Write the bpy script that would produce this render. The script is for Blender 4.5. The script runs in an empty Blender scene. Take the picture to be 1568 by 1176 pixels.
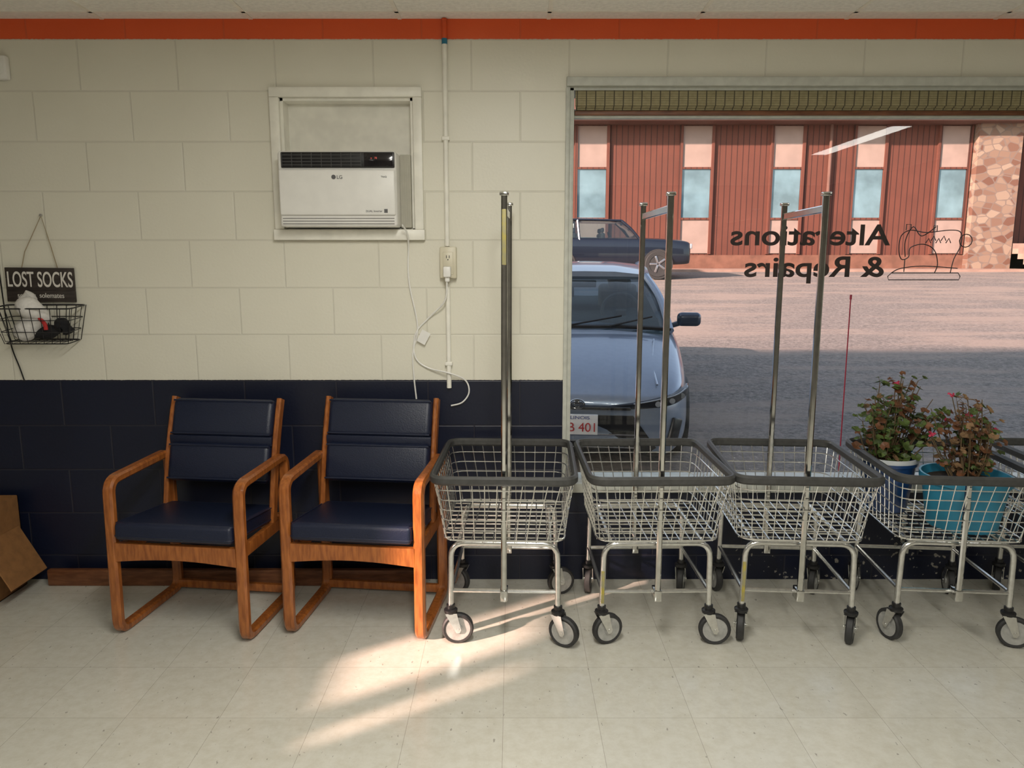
import bpy, bmesh, math, random
from mathutils import Vector, Matrix, Euler
random.seed(7)
V=Vector
# ------------------------------------------------------------------ helpers
def new_mat(name):
    m=bpy.data.materials.new(name); m.use_nodes=True
    nt=m.node_tree; b=nt.nodes['Principled BSDF']
    return m,nt,b
def L(nt,a,b): nt.links.new(a,b)
def mat(name,col,rough=0.5,metal=0.0,var=0.0,scale=20,bump=0.0,col2=None,coat=0,emit=None,es=0,stretch=None,spec=None):
    m,nt,b=new_mat(name)
    b.inputs['Base Color'].default_value=(*col,1)
    b.inputs['Roughness'].default_value=rough
    b.inputs['Metallic'].default_value=metal
    if spec is not None: b.inputs['Specular IOR Level'].default_value=spec
    if coat: b.inputs['Coat Weight'].default_value=coat
    if emit: 
        b.inputs['Emission Color'].default_value=(*emit,1); b.inputs['Emission Strength'].default_value=es
    if var>0 or col2 or bump>0:
        tc=nt.nodes.new('ShaderNodeTexCoord')
        mp=nt.nodes.new('ShaderNodeMapping')
        if stretch: mp.inputs['Scale'].default_value=stretch
        L(nt,tc.outputs['Object'],mp.inputs['Vector'])
        n=nt.nodes.new('ShaderNodeTexNoise'); n.inputs['Scale'].default_value=scale; n.inputs['Detail'].default_value=6
        L(nt,mp.outputs[0],n.inputs['Vector'])
        if var>0 or col2:
            r=nt.nodes.new('ShaderNodeValToRGB')
            c2=col2 if col2 else tuple(min(1,c*(1+var)) for c in col)
            c1=col if col2 else tuple(c*(1-var) for c in col)
            r.color_ramp.elements[0].position=0.35; r.color_ramp.elements[1].position=0.65
            r.color_ramp.elements[0].color=(*c1,1); r.color_ramp.elements[1].color=(*c2,1)
            L(nt,n.outputs['Fac'],r.inputs[0]); L(nt,r.outputs[0],b.inputs['Base Color'])
        if bump>0:
            bp=nt.nodes.new('ShaderNodeBump'); bp.inputs['Strength'].default_value=bump; bp.inputs['Distance'].default_value=0.004
            L(nt,n.outputs['Fac'],bp.inputs['Height']); L(nt,bp.outputs[0],b.inputs['Normal'])
    return m
def math_node(nt,op,a,b=None):
    n=nt.nodes.new('ShaderNodeMath'); n.operation=op
    if isinstance(a,(int,float)): n.inputs[0].default_value=a
    else: L(nt,a,n.inputs[0])
    if b is not None:
        if isinstance(b,(int,float)): n.inputs[1].default_value=b
        else: L(nt,b,n.inputs[1])
    return n.outputs[0]
def mix_node(nt,f,a,b):
    n=nt.nodes.new('ShaderNodeMix'); n.data_type='RGBA'
    if isinstance(f,(int,float)): n.inputs[0].default_value=f
    else: L(nt,f,n.inputs[0])
    for s,v in ((6,a),(7,b)):
        if isinstance(v,tuple): n.inputs[s].default_value=(*v,1)
        else: L(nt,v,n.inputs[s])
    return n.outputs[2]

def empty(name,loc=(0,0,0),rot=(0,0,0)):
    e=bpy.data.objects.new(name,None); bpy.context.collection.objects.link(e)
    e.location=loc; e.rotation_euler=rot; e.empty_display_size=0.1
    return e
def finish(bm,name,mats,parent=None,smooth=True,angle=40):
    bmesh.ops.recalc_face_normals(bm,faces=bm.faces)
    me=bpy.data.meshes.new(name); bm.to_mesh(me); bm.free()
    for m in (mats if isinstance(mats,(list,tuple)) else [mats]): me.materials.append(m)
    o=bpy.data.objects.new(name,me); bpy.context.collection.objects.link(o)
    if smooth:
        for p in me.polygons: p.use_smooth=True
        try: me.set_sharp_from_angle(angle=math.radians(angle))
        except Exception: pass
    if parent: o.parent=parent
    return o
def box(bm,mn,mx,bev=0.0,seg=2,mi=0,M=None):
    c=[(a+b)/2 for a,b in zip(mn,mx)]; s=[abs(b-a) for a,b in zip(mn,mx)]
    g=bmesh.ops.create_cube(bm,size=1.0)
    vs=g['verts']
    bmesh.ops.scale(bm,vec=s,verts=vs); bmesh.ops.translate(bm,vec=c,verts=vs)
    fs=set(f for v in vs for f in v.link_faces)
    for f in fs: f.material_index=mi
    if bev>0:
        es=list(set(e for v in vs for e in v.link_edges))
        r=bmesh.ops.bevel(bm,geom=es,offset=bev,segments=seg,affect='EDGES',profile=0.5,clamp_overlap=True)
        vs=list(set(v for f in r['faces'] for v in f.verts)|set(v for v in vs if v.is_valid))
        for f in r['faces']: f.material_index=mi
    if M is not None: bmesh.ops.transform(bm,matrix=M,verts=[v for v in vs if v.is_valid])
    return vs
def fillet(pts,r,n=5,cyc=False):
    pts=[V(p) for p in pts]; N=len(pts); out=[]
    for i,p in enumerate(pts):
        if not cyc and i in (0,N-1): out.append(p); continue
        a=pts[(i-1)%N]; b=pts[(i+1)%N]
        ra=min(r,(a-p).length*0.49); rb=min(r,(b-p).length*0.49)
        p0=p+(a-p).normalized()*ra; p1=p+(b-p).normalized()*rb
        for k in range(n+1):
            t=k/n; out.append(p0*(1-t)**2+p*2*t*(1-t)+p1*t*t)
    return out
def smooth_path(pts,n=6):
    pts=[V(p) for p in pts]; out=[]
    for i in range(len(pts)-1):
        p0=pts[max(i-1,0)];p1=pts[i];p2=pts[i+1];p3=pts[min(i+2,len(pts)-1)]
        for k in range(n):
            t=k/n
            out.append(0.5*((2*p1)+(-p0+p2)*t+(2*p0-5*p1+4*p2-p3)*t*t+(-p0+3*p1-3*p2+p3)*t**3))
    out.append(pts[-1]); return out
def sweep(bm,pts,r,seg=8,cyc=False,prof=None,ref=None,mi=0):
    pts=[V(p) for p in pts]; N=len(pts)
    if prof is None: prof=[(math.cos(2*math.pi*k/seg),math.sin(2*math.pi*k/seg)) for k in range(seg)]; 
    K=len(prof); rr=r if isinstance(r,(list,tuple)) else [r]*N
    T=[]
    for i in range(N):
        if cyc: t=pts[(i+1)%N]-pts[(i-1)%N]
        else: t=pts[min(i+1,N-1)]-pts[max(i-1,0)]
        T.append(t.normalized() if t.length>1e-9 else V((0,0,1)))
    n=V(ref) if ref else (V((0,0,1)) if abs(T[0].z)<0.9 else V((1,0,0)))
    rings=[]
    for i in range(N):
        if ref: n=V(ref)
        n=(n-T[i]*n.dot(T[i]))
        if n.length<1e-6: n=T[i].orthogonal()
        n.normalize(); b=T[i].cross(n)
        rings.append([bm.verts.new(pts[i]+(n*a+b*c)*rr[i]) for a,c in prof])
    M=N if cyc else N-1
    for i in range(M):
        A=rings[i];B=rings[(i+1)%N]
        for k in range(K):
            f=bm.faces.new((A[k],A[(k+1)%K],B[(k+1)%K],B[k])); f.material_index=mi
    if not cyc:
        for R in (rings[0],rings[-1]):
            try: f=bm.faces.new(R); f.material_index=mi
            except ValueError: pass
def rectprof(w,h,b=0.004):
    w/=2;h/=2
    return [(w-b,h),(-w+b,h),(-w,h-b),(-w,-h+b),(-w+b,-h),(w-b,-h),(w,-h+b),(w,h-b)]
def lathe(bm,prof,seg=24,M=None,mi=0,closed=False):
    rings=[]
    for r,z in prof:
        ring=[]
        for k in range(seg):
            a=2*math.pi*k/seg; p=V((r*math.cos(a),r*math.sin(a),z))
            if M is not None: p=M@p
            ring.append(bm.verts.new(p))
        rings.append(ring)
    n=len(rings)
    for i in range(n if closed else n-1):
        A=rings[i];B=rings[(i+1)%n]
        for k in range(seg):
            f=bm.faces.new((A[k],A[(k+1)%seg],B[(k+1)%seg],B[k])); f.material_index=mi
    if not closed:
        for R in (rings[0],rings[-1]):
            f=bm.faces.new(R); f.material_index=mi
def text(name,body,size,loc,rot,m,parent=None,extrude=0.0008,width=None,align='LEFT',bold=0.0):
    c=bpy.data.curves.new(name,'FONT'); c.body=body; c.size=size; c.extrude=extrude; c.align_x=align; c.offset=bold
    c.materials.append(m)
    o=bpy.data.objects.new(name,c); bpy.context.collection.objects.link(o)
    o.location=loc; o.rotation_euler=rot
    if parent: o.parent=parent
    if width:
        bpy.context.view_layer.update()
        w=o.dimensions.x
        if w>0: o.scale=(width/w,1,1)
    return o
def wall_cells(bm,u0,u1,z0,z1,t0,t1,openings,axis='x'):
    us=sorted(set([u0,u1]+[v for o in openings for v in o[:2]])); zs=sorted(set([z0,z1]+[v for o in openings for v in o[2:4]]))
    for i in range(len(us)-1):
        for j in range(len(zs)-1):
            cu=(us[i]+us[i+1])/2; cz=(zs[j]+zs[j+1])/2
            if any(o[0]<cu<o[1] and o[2]<cz<o[3] for o in openings): continue
            if axis=='x': box(bm,(us[i],t0,zs[j]),(us[i+1],t1,zs[j+1]))
            else: box(bm,(t0,us[i],zs[j]),(t1,us[i+1],zs[j+1]))
    bmesh.ops.remove_doubles(bm,verts=bm.verts,dist=1e-5)

# ------------------------------------------------------------------ constants
WY=3.28; CEIL=2.432; XL=-3.2; XR=4.2; YB=-3.6
WX0,WX1,WZ0,WZ1=0.238,3.7,0.454,2.165

# ------------------------------------------------------------------ materials
def wall_material():
    m,nt,b=new_mat('painted_block')
    g=nt.nodes.new('ShaderNodeNewGeometry'); s=nt.nodes.new('ShaderNodeSeparateXYZ'); L(nt,g.outputs['Position'],s.inputs[0])
    c=nt.nodes.new('ShaderNodeCombineXYZ')
    L(nt,math_node(nt,'ADD',s.outputs['X'],-(0.238-20*0.4064)),c.inputs[0])
    L(nt,math_node(nt,'ADD',s.outputs['Z'],0.0854),c.inputs[1])
    br=nt.nodes.new('ShaderNodeTexBrick'); L(nt,c.outputs[0],br.inputs['Vector'])
    br.offset=0.5; br.inputs['Scale'].default_value=1; br.inputs['Mortar Size'].default_value=0.0045
    br.inputs['Mortar Smooth'].default_value=0.6; br.inputs['Brick Width'].default_value=0.4064; br.inputs['Row Height'].default_value=0.2032
    n=nt.nodes.new('ShaderNodeTexNoise'); n.inputs['Scale'].default_value=3.0; n.inputs['Detail'].default_value=8
    L(nt,g.outputs['Position'],n.inputs['Vector'])
    n2=nt.nodes.new('ShaderNodeTexNoise'); n2.inputs['Scale'].default_value=90.0; n2.inputs['Detail'].default_value=4
    L(nt,g.outputs['Position'],n2.inputs['Vector'])
    cream=mix_node(nt,n.outputs['Fac'],(0.74,0.715,0.60),(0.82,0.795,0.685))
    blue=mix_node(nt,n.outputs['Fac'],(0.0035,0.0055,0.018),(0.007,0.011,0.032))
    orange=mix_node(nt,n.outputs['Fac'],(0.76,0.095,0.018),(0.88,0.13,0.03))
    v=nt.nodes.new('ShaderNodeTexNoise'); v.inputs['Scale'].default_value=38; v.inputs['Detail'].default_value=5
    L(nt,g.outputs['Position'],v.inputs['Vector'])
    reg=math_node(nt,'MULTIPLY',math_node(nt,'LESS_THAN',s.outputs['Z'],0.22),math_node(nt,'GREATER_THAN',s.outputs['X'],1.0))
    peel=math_node(nt,'MULTIPLY',math_node(nt,'GREATER_THAN',v.outputs['Fac'],0.66),reg)
    blue=mix_node(nt,peel,blue,(0.30,0.28,0.24))
    wob=math_node(nt,'MULTIPLY',math_node(nt,'SUBTRACT',n2.outputs['Fac'],0.5),0.006)
    zz=math_node(nt,'ADD',s.outputs['Z'],wob)
    col=mix_node(nt,math_node(nt,'GREATER_THAN',zz,0.933),blue,cream)
    col=mix_node(nt,math_node(nt,'GREATER_THAN',zz,2.353),col,orange)
    mort=mix_node(nt,math_node(nt,'MULTIPLY',br.outputs['Fac'],0.12),col,(0.12,0.10,0.08))
    L(nt,mort,b.inputs['Base Color'])
    h=math_node(nt,'SUBTRACT',math_node(nt,'MULTIPLY',n2.outputs['Fac'],0.3),br.outputs['Fac'])
    bp=nt.nodes.new('ShaderNodeBump'); bp.inputs['Strength'].default_value=0.4; bp.inputs['Distance'].default_value=0.004
    L(nt,h,bp.inputs['Height']); L(nt,bp.outputs[0],b.inputs['Normal'])
    b.inputs['Roughness'].default_value=0.40
    return m
def floor_material():
    m,nt,b=new_mat('vinyl_tile')
    g=nt.nodes.new('ShaderNodeNewGeometry'); s=nt.nodes.new('ShaderNodeSeparateXYZ'); L(nt,g.outputs['Position'],s.inputs[0])
    c=nt.nodes.new('ShaderNodeCombineXYZ')
    L(nt,math_node(nt,'ADD',s.outputs['X'],-0.276+0.3048*30),c.inputs[0]); L(nt,math_node(nt,'ADD',s.outputs['Y'],-2.518+0.3048*40),c.inputs[1])
    br=nt.nodes.new('ShaderNodeTexBrick'); L(nt,c.outputs[0],br.inputs['Vector'])
    br.offset=0.0; br.inputs['Scale'].default_value=1; br.inputs['Mortar Size'].default_value=0.0009; br.inputs['Mortar Smooth'].default_value=0.3
    br.inputs['Brick Width'].default_value=0.3048; br.inputs['Row Height'].default_value=0.3048
    br.inputs['Color1'].default_value=(0.585,0.57,0.50,1); br.inputs['Color2'].default_value=(0.62,0.605,0.535,1); br.inputs['Mortar'].default_value=(0.38,0.355,0.30,1)
    n=nt.nodes.new('ShaderNodeTexNoise'); n.inputs['Scale'].default_value=25; n.inputs['Detail'].default_value=10; n.inputs['Roughness'].default_value=0.7
    L(nt,g.outputs['Position'],n.inputs['Vector'])
    r=nt.nodes.new('ShaderNodeValToRGB'); r.color_ramp.elements[0].position=0.3; r.color_ramp.elements[1].position=0.6
    r.color_ramp.elements[0].color=(0.88,0.86,0.82,1); r.color_ramp.elements[1].color=(1,1,1,1); L(nt,n.outputs['Fac'],r.inputs[0])
    mx=nt.nodes.new('ShaderNodeMix'); mx.data_type='RGBA'; mx.blend_type='MULTIPLY'; mx.inputs[0].default_value=1
    L(nt,br.outputs['Color'],mx.inputs[6]); L(nt,r.outputs[0],mx.inputs[7])
    n2=nt.nodes.new('ShaderNodeTexNoise'); n2.inputs['Scale'].default_value=70; n2.inputs['Detail'].default_value=3
    mp=nt.nodes.new('ShaderNodeMapping'); mp.inputs['Scale'].default_value=(1,0.5,1); mp.inputs['Rotation'].default_value=(0,0,0.6)
    L(nt,g.outputs['Position'],mp.inputs[0]); L(nt,mp.outputs[0],n2.inputs['Vector'])
    sc=math_node(nt,'MULTIPLY',math_node(nt,'GREATER_THAN',n2.outputs['Fac'],0.70),0.5)
    L(nt,mix_node(nt,sc,mx.outputs[2],(0.12,0.10,0.08)),b.inputs['Base Color'])
    n3=nt.nodes.new('ShaderNodeTexNoise'); n3.inputs['Scale'].default_value=6; L(nt,g.outputs['Position'],n3.inputs['Vector'])
    L(nt,math_node(nt,'ADD',math_node(nt,'MULTIPLY',n3.outputs['Fac'],0.20),0.09),b.inputs['Roughness'])
    bp=nt.nodes.new('ShaderNodeBump'); bp.inputs['Strength'].default_value=0.12; bp.inputs['Distance'].default_value=0.003
    L(nt,n3.outputs['Fac'],bp.inputs['Height']); L(nt,bp.outputs[0],b.inputs['Normal'])
    return m
M_wall=wall_material(); M_floor=floor_material()
M_ceil=mat('ceiling_tile',(0.90,0.88,0.82),0.9,var=0.06,scale=60,bump=0.3)
M_plain=mat('plaster_brown_grey',(0.24,0.225,0.20),0.7,var=0.05,scale=4)
M_trimcream=mat('cream_trim_paint',(0.90,0.88,0.79),0.42,var=0.05,scale=15,bump=0.2)
M_white=mat('white_plastic',(0.86,0.85,0.81),0.35,var=0.02)
M_ivory=mat('ivory_plastic',(0.70,0.65,0.50),0.4,var=0.03)
M_black=mat('black_plastic',(0.012,0.012,0.013),0.35,var=0.1)
M_dark=mat('dark_void',(0.02,0.02,0.02),0.7,var=0.1)
M_oak=mat('oak_varnished',(0.23,0.066,0.013),0.32,col2=(0.39,0.128,0.028),scale=9,stretch=(9,9,1.6),coat=0.3,bump=0.08)
M_base=mat('stained_baseboard',(0.13,0.045,0.018),0.45,col2=(0.22,0.085,0.035),scale=9,stretch=(1.6,9,9),bump=0.1)
M_vinyl=mat('navy_vinyl',(0.0075,0.0125,0.034),0.40,var=0.12,scale=220,bump=0.25)
M_chrome=mat('chrome',(0.62,0.62,0.60),0.10,metal=1,var=0.08,scale=30)
M_zinc=mat('zinc_wire',(0.72,0.72,0.70),0.20,metal=0.92,var=0.08,scale=60)
M_rim=mat('grey_rubber_bumper',(0.05,0.05,0.048),0.5,var=0.15,scale=50)
M_tire=mat('caster_rubber',(0.03,0.03,0.03),0.6,var=0.2,scale=40)
M_hub=mat('caster_hub',(0.42,0.42,0.40),0.4,metal=0.3,var=0.15,scale=40)
M_yel=mat('yellow_tape',(0.42,0.34,0.06),0.5,col2=(0.30,0.28,0.16),scale=30)
M_card=mat('cardboard',(0.24,0.11,0.035),0.85,var=0.12,scale=30)
M_signblk=mat('sign_board',(0.035,0.026,0.022),0.6,var=0.3,scale=20,stretch=(1,1,8))
M_signwht=mat('sign_letter',(0.75,0.72,0.66),0.6,var=0.03)
M_string=mat('jute',(0.35,0.28,0.18),0.9,var=0.1)
M_sockw=mat('sock_white',(0.75,0.73,0.70),0.95,var=0.06,scale=80,bump=0.5)
M_sockb=mat('sock_black',(0.015,0.015,0.017),0.95,var=0.2,scale=80,bump=0.5)
M_sockr=mat('sock_red',(0.5,0.03,0.03),0.9,var=0.1)
M_potb=mat('pot_navy_glaze',(0.012,0.045,0.15),0.25,var=0.1,coat=0.5)
M_potr=mat('pot_white_rim',(0.55,0.58,0.60),0.3,var=0.05)
M_pott=mat('pot_teal_plastic',(0.03,0.25,0.40),0.35,var=0.1,scale=10)
M_soil=mat('soil',(0.03,0.02,0.012),0.95,var=0.3,scale=60,bump=0.8)
M_leafg=mat('leaf_green',(0.068,0.105,0.022),0.5,var=0.4,scale=30)
M_leafr=mat('leaf_redbrown',(0.15,0.060,0.024),0.55,var=0.35,scale=30)
M_leafd=mat('leaf_dry',(0.21,0.125,0.06),0.8,var=0.3,scale=30)
M_flower=mat('petal_pink',(0.55,0.04,0.10),0.6,var=0.2)
M_stem=mat('stem',(0.13,0.085,0.04),0.7,var=0.2)
M_alu=mat('window_frame_paint',(0.55,0.56,0.50),0.45,var=0.08,scale=25,bump=0.15)
M_decal=mat('vinyl_decal',(0.035,0.02,0.018),0.5,var=0.05)
M_orange=mat('orange_paint',(0.78,0.10,0.022),0.4,var=0.08)
M_bluetape=mat('blue_tape',(0.02,0.20,0.33),0.5,var=0.1)
# ------------------------------------------------------------------ room shell
bm=bmesh.new()
NX0,NX1,NZ0,NZ1=-0.968,-0.413,1.585,2.123
wall_cells(bm,XL-0.2,XR+0.2,0,CEIL,WY,WY+0.2,[(WX0,WX1,WZ0,WZ1),(NX0,NX1,NZ0,NZ1)])
wall_back=finish(bm,'wall_back',M_wall,smooth=False)
bm=bmesh.new(); box(bm,(-16,WY+0.001,CEIL+0.1),(14,WY+0.2,5.7)); finish(bm,'facade_shadow_slab',M_plain,smooth=False)  # added unseen slab, stretched and raised to throw the building's shadow across the street
bm=bmesh.new(); wall_cells(bm,YB,WY,0,CEIL,XL-0.05,XL,[(0.60,0.80,1.24,1.60),(0.395,0.475,1.24,1.56),(0.80,0.94,1.24,2.05)],axis='y')  # slots added in this unseen wall to shape sun patches on floor and chair
finish(bm,'wall_left',M_plain,smooth=False)
bm=bmesh.new(); box(bm,(XR,YB,0),(XR+0.12,WY,CEIL)); finish(bm,'wall_right',M_plain,smooth=False)
bm=bmesh.new(); box(bm,(XL-0.05,YB-0.12,0),(XR+0.12,YB,CEIL)); finish(bm,'wall_front',M_plain,smooth=False)
bm=bmesh.new(); box(bm,(XL-0.05,YB-0.12,-0.1),(XR+0.12,WY+0.2,0)); finish(bm,'floor',M_floor,smooth=False)
bm=bmesh.new(); box(bm,(XL-0.05,YB-0.12,CEIL),(XR+0.12,WY+0.2,CEIL+0.1)); finish(bm,'ceiling',M_ceil,smooth=False)
bm=bmesh.new()
x=-2.9
while x<4.0:
    box(bm,(x-0.008,YB,CEIL-0.003),(x+0.008,WY,CEIL)); x+=0.61
for y in (3.19,2.58,1.97,1.36,0.75):
    box(bm,(XL,y-0.008,CEIL-0.003),(XR,y+0.008,CEIL))
finish(bm,'trim_ceiling_grid',M_trimcream,smooth=False)
bm=bmesh.new(); box(bm,(-2.1,3.205,0),(-0.42,3.235,0.075),0.004)
o=finish(bm,'baseboard_back',M_base)
fr=empty('trim_air_conditioner_frame',(0,WY,0))
bm=bmesh.new()
t0,t1=-0.022,0.0
box(bm,(-1.008,t0,NZ1),(-0.375,t1,2.163),0.004); box(bm,(-1.008,t0,NZ0),(NX0,t1,NZ1),0.004); box(bm,(NX1,t0,NZ0),(-0.375,t1,NZ1),0.004)
box(bm,(-1.012,t0-0.012,1.54),(-0.37,t1,NZ0),0.005)
box(bm,(NX0,0,NZ0),(NX0+0.012,0.15,NZ1)); box(bm,(NX1-0.012,0,NZ0),(NX1,0.15,NZ1)); box(bm,(NX0,0,NZ1-0.012),(NX1,0.15,NZ1)); box(bm,(NX0,0,NZ0),(NX1,0.15,NZ0+0.005))
box(bm,(NX0,0.075,NZ0),(NX1,0.085,NZ1))
finish(bm,'frame_boards',M_trimcream,fr)
# ------------------------------------------------------------------ air conditioner
ac=empty('window_air_conditioner',(-0.712,WY,1.592))
w=0.241
bm=bmesh.new()
box(bm,(-w,-0.125,0.0),(w,0.073,0.302),0.012,3); finish(bm,'housing',M_white,ac)
bm=bmesh.new(); box(bm,(-w+0.004,-0.137,0.045),(w-0.004,-0.12,0.228),0.008,3); finish(bm,'front_panel',M_white,ac)
bm=bmesh.new(); box(bm,(-w+0.016,-0.134,0.234),(w-0.006,-0.118,0.296),0.004); finish(bm,'vent_recess',M_black,ac)
bm=bmesh.new()
for k in range(4): box(bm,(-w+0.02,-0.137,0.243+k*0.013),(0.10,-0.130,0.246+k*0.013))
for k in range(9): box(bm,(-w+0.02+k*0.04,-0.1365,0.238),(-w+0.023+k*0.04,-0.130,0.292))
finish(bm,'vent_louvres',mat('vent_grey',(0.06,0.06,0.06),0.5,var=0.1),ac,smooth=False)
bm=bmesh.new(); box(bm,(0.113,-0.136,0.238),(w-0.012,-0.13,0.292),0.002); finish(bm,'control_panel',mat('gloss_black',(0.015,0.013,0.015),0.1,var=0.05),ac)
bm=bmesh.new()
for k in range(3): box(bm,(-w+0.012,-0.1265,0.01+k*0.011),(w-0.012,-0.1235,0.013+k*0.011))
finish(bm,'intake_slots',mat('slot_grey',(0.22,0.21,0.2),0.6,var=0.05),ac,smooth=False)
MG=mat('logo_grey',(0.12,0.12,0.12),0.5,var=0.05)
text('logo_text','LG',0.02,(0.0,-0.1378,0.19),(math.pi/2,0,0),MG,ac)
text('label_text','DUAL Inverter',0.011,(0.115,-0.1378,0.058),(math.pi/2,0,0),MG,ac)
text('model_text','ThinQ',0.009,(0.18,-0.1378,0.195),(math.pi/2,0,0),MG,ac)
bm=bmesh.new(); box(bm,(0.19,-0.1385,0.055),(0.204,-0.137,0.07))
lathe(bm,[(0.009,-0.001),(0.009,0.001)],16,Matrix.Translation((-0.012,-0.1375,0.197))@Matrix.Rotation(math.pi/2,4,'X'))
finish(bm,'badges',MG,ac,smooth=False)
text('display_text','o   78',0.011,(0.14,-0.1368,0.268),(math.pi/2,0,0),mat('led_red',(0.4,0.05,0.05),0.5,emit=(1,0.2,0.12),es=0.4),ac,extrude=0.0003)
bm=bmesh.new()
box(bm,(w,-0.02,0.0),(w+0.045,0.07,0.30),0.002)
for k in range(5): box(bm,(w+0.006+k*0.009,-0.024,0.005),(w+0.009+k*0.009,-0.018,0.295))
finish(bm,'side_accordion_panel',mat('accordion',(0.5,0.48,0.40),0.6,var=0.05),ac,smooth=False)
bm=bmesh.new()
y=WY-0.012
sweep(bm,smooth_path([(-0.455,WY-0.1,1.60),(-0.44,WY-0.06,1.565),(-0.443,y,1.50),(-0.447,y,1.43),(-0.441,y,1.34),(-0.411,y,1.17),(-0.434,y,1.055),(-0.432,y,0.953),(-0.423,y,0.85)]),0.0035,6)
sweep(bm,smooth_path([(-0.276,WY-0.066,1.366),(-0.288,WY-0.05,1.284),(-0.36,y,1.21),(-0.42,y,1.141),(-0.425,y,1.04),(-0.371,y,0.99),(-0.271,WY-0.034,0.968),(-0.205,y,0.933),(-0.19,y,0.88),(-0.22,y,0.835),(-0.27,y,0.82)]),0.0035,6)
M2=Matrix.Translation((-0.385,y-0.01,1.125))@Matrix.Rotation(0.5,4,'Y')
box(bm,(-0.02,-0.001,-0.028),(0.02,0.001,0.028),0,1,0,M2)
finish(bm,'power_cord',M_white)
# ------------------------------------------------------------------ conduit + outlet
cd=empty('electrical_conduit',(-0.277,WY-0.013,0))
bm=bmesh.new(); sweep(bm,[(0,0,0.90),(0,0,1.36)],0.0105,12); sweep(bm,[(0,0,1.515),(0,0,2.35)],0.0105,12)
for z in (1.0,1.95): box(bm,(-0.016,-0.012,z),(0.016,0.012,z+0.016),0.003); 
finish(bm,'pipe',M_trimcream,cd)
bm=bmesh.new(); sweep(bm,[(0,0,2.35),(0,0,CEIL-0.003)],0.0108,12); finish(bm,'pipe_orange',M_orange,cd)
bm=bmesh.new(); sweep(bm,[(0,0,2.33),(0,0,2.352)],0.0115,12); finish(bm,'pipe_tape',M_bluetape,cd)
ou=empty('wall_outlet',(-0.272,WY,1.44))
bm=bmesh.new(); box(bm,(-0.035,-0.045,-0.06),(0.035,0,0.072),0.005); box(bm,(-0.022,-0.049,-0.045),(0.022,-0.044,0.05),0.003)
finish(bm,'box_cover',M_ivory,ou)
bm=bmesh.new()
for dz in (0.03,): 
    for dx in (-0.006,0.006): box(bm,(dx-0.0012,-0.0505,dz-0.006),(dx+0.0012,-0.0488,dz+0.006))
    lathe(bm,[(0.0025,-0.001),(0.0025,0.001)],8,Matrix.Translation((0,-0.0495,dz-0.012))@Matrix.Rotation(math.pi/2,4,'X'))
finish(bm,'slots',M_dark,ou,smooth=False)
bm=bmesh.new(); box(bm,(-0.018,-0.09,-0.055),(0.014,-0.049,-0.01),0.006); box(bm,(-0.012,-0.075,-0.075),(0.008,-0.055,-0.05),0.005); finish(bm,'plug',M_white,ou)
bm=bmesh.new(); box(bm,(-2.16,WY-0.03,2.19),(-2.075,WY,2.285),0.008); box(bm,(-2.15,WY-0.034,2.21),(-2.085,WY-0.028,2.265),0.003); finish(bm,'door_chime_box',M_white)
# ------------------------------------------------------------------ lost socks sign
sg=empty('lost_socks_sign',(-2.034,WY-0.012,1.351),(0,math.radians(0.6),0))
bm=bmesh.new()
for k in range(3): box(bm,(-0.147,-0.006,-0.073+k*0.0487),(0.147,0.006,-0.0245+k*0.0487),0.0015)
finish(bm,'board',M_signblk,sg)
text('lettering','LOST SOCKS',0.092,(-0.140,-0.0075,-0.008),(math.pi/2,0,0),M_signwht,sg,width=0.280,bold=0.0008)
text('script','seeking  solemates',0.030,(-0.10,-0.0075,-0.055),(math.pi/2,0,0),M_signwht,sg,width=0.2)
bm=bmesh.new(); sweep(bm,[(-0.075,0,0.073),(-0.055,-0.002,0.14),(0.027,0,0.292),(0.06,-0.002,0.16),(0.078,0,0.073)],0.002,6); finish(bm,'hanging_string',M_string,sg)
bm=bmesh.new(); lathe(bm,[(0.006,-0.004),(0.006,0.004)],10,Matrix.Translation((0.027,0,0.294))@Matrix.Rotation(math.pi/2,4,'X')); finish(bm,'nail',M_zinc,sg)
wb=empty('wire_sock_basket',(-2.02,WY,1.115))
bm=bmesh.new()
for (hx,d,z,r) in ((0.17,0.13,0.15,0.003),(0.158,0.122,0.10,0.0018),(0.147,0.115,0.05,0.0018),(0.135,0.105,0.0,0.0025)):
    sweep(bm,fillet([(-hx,-0.006,z),(-hx,-d,z-0.01),(hx,-d,z-0.01),(hx,-0.006,z)],0.02,4,True),r,6,True)
for k in range(9):
    u=-1+k/4
    sweep(bm,[(u*0.17,-0.13,0.14),(u*0.135,-0.105,-0.01),(u*0.135,-0.006,0.0),(u*0.17,-0.006,0.15)],0.0016,5)
for v in (0.035,0.07,0.1):
    sweep(bm,[(-0.168,-v*1.1,0.145),(-0.135,-v,0.0),(0.135,-v,0.0),(0.168,-v*1.1,0.145)],0.0016,5)
finish(bm,'wires',M_black,wb)
bm=bmesh.new(); sweep(bm,smooth_path([(-0.08,-0.06,0.02),(-0.03,-0.07,0.07),(0.03,-0.08,0.10),(-0.02,-0.09,0.14),(-0.05,-0.07,0.165),(-0.02,-0.06,0.20)],5),[0.034+0.012*math.sin(k*0.5) for k in range(25)]+[0.012],10)
for v in bm.verts: v.co.x*=1.1
finish(bm,'white_sock',M_sockw,wb)
bm=bmesh.new(); sweep(bm,smooth_path([(-0.11,-0.05,0.035),(-0.02,-0.06,0.03),(0.06,-0.06,0.045),(0.10,-0.07,0.07),(0.12,-0.06,0.03)],5),[0.026+0.006*math.sin(k) for k in range(20)]+[0.015],10); finish(bm,'black_sock',M_sockb,wb)
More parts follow.
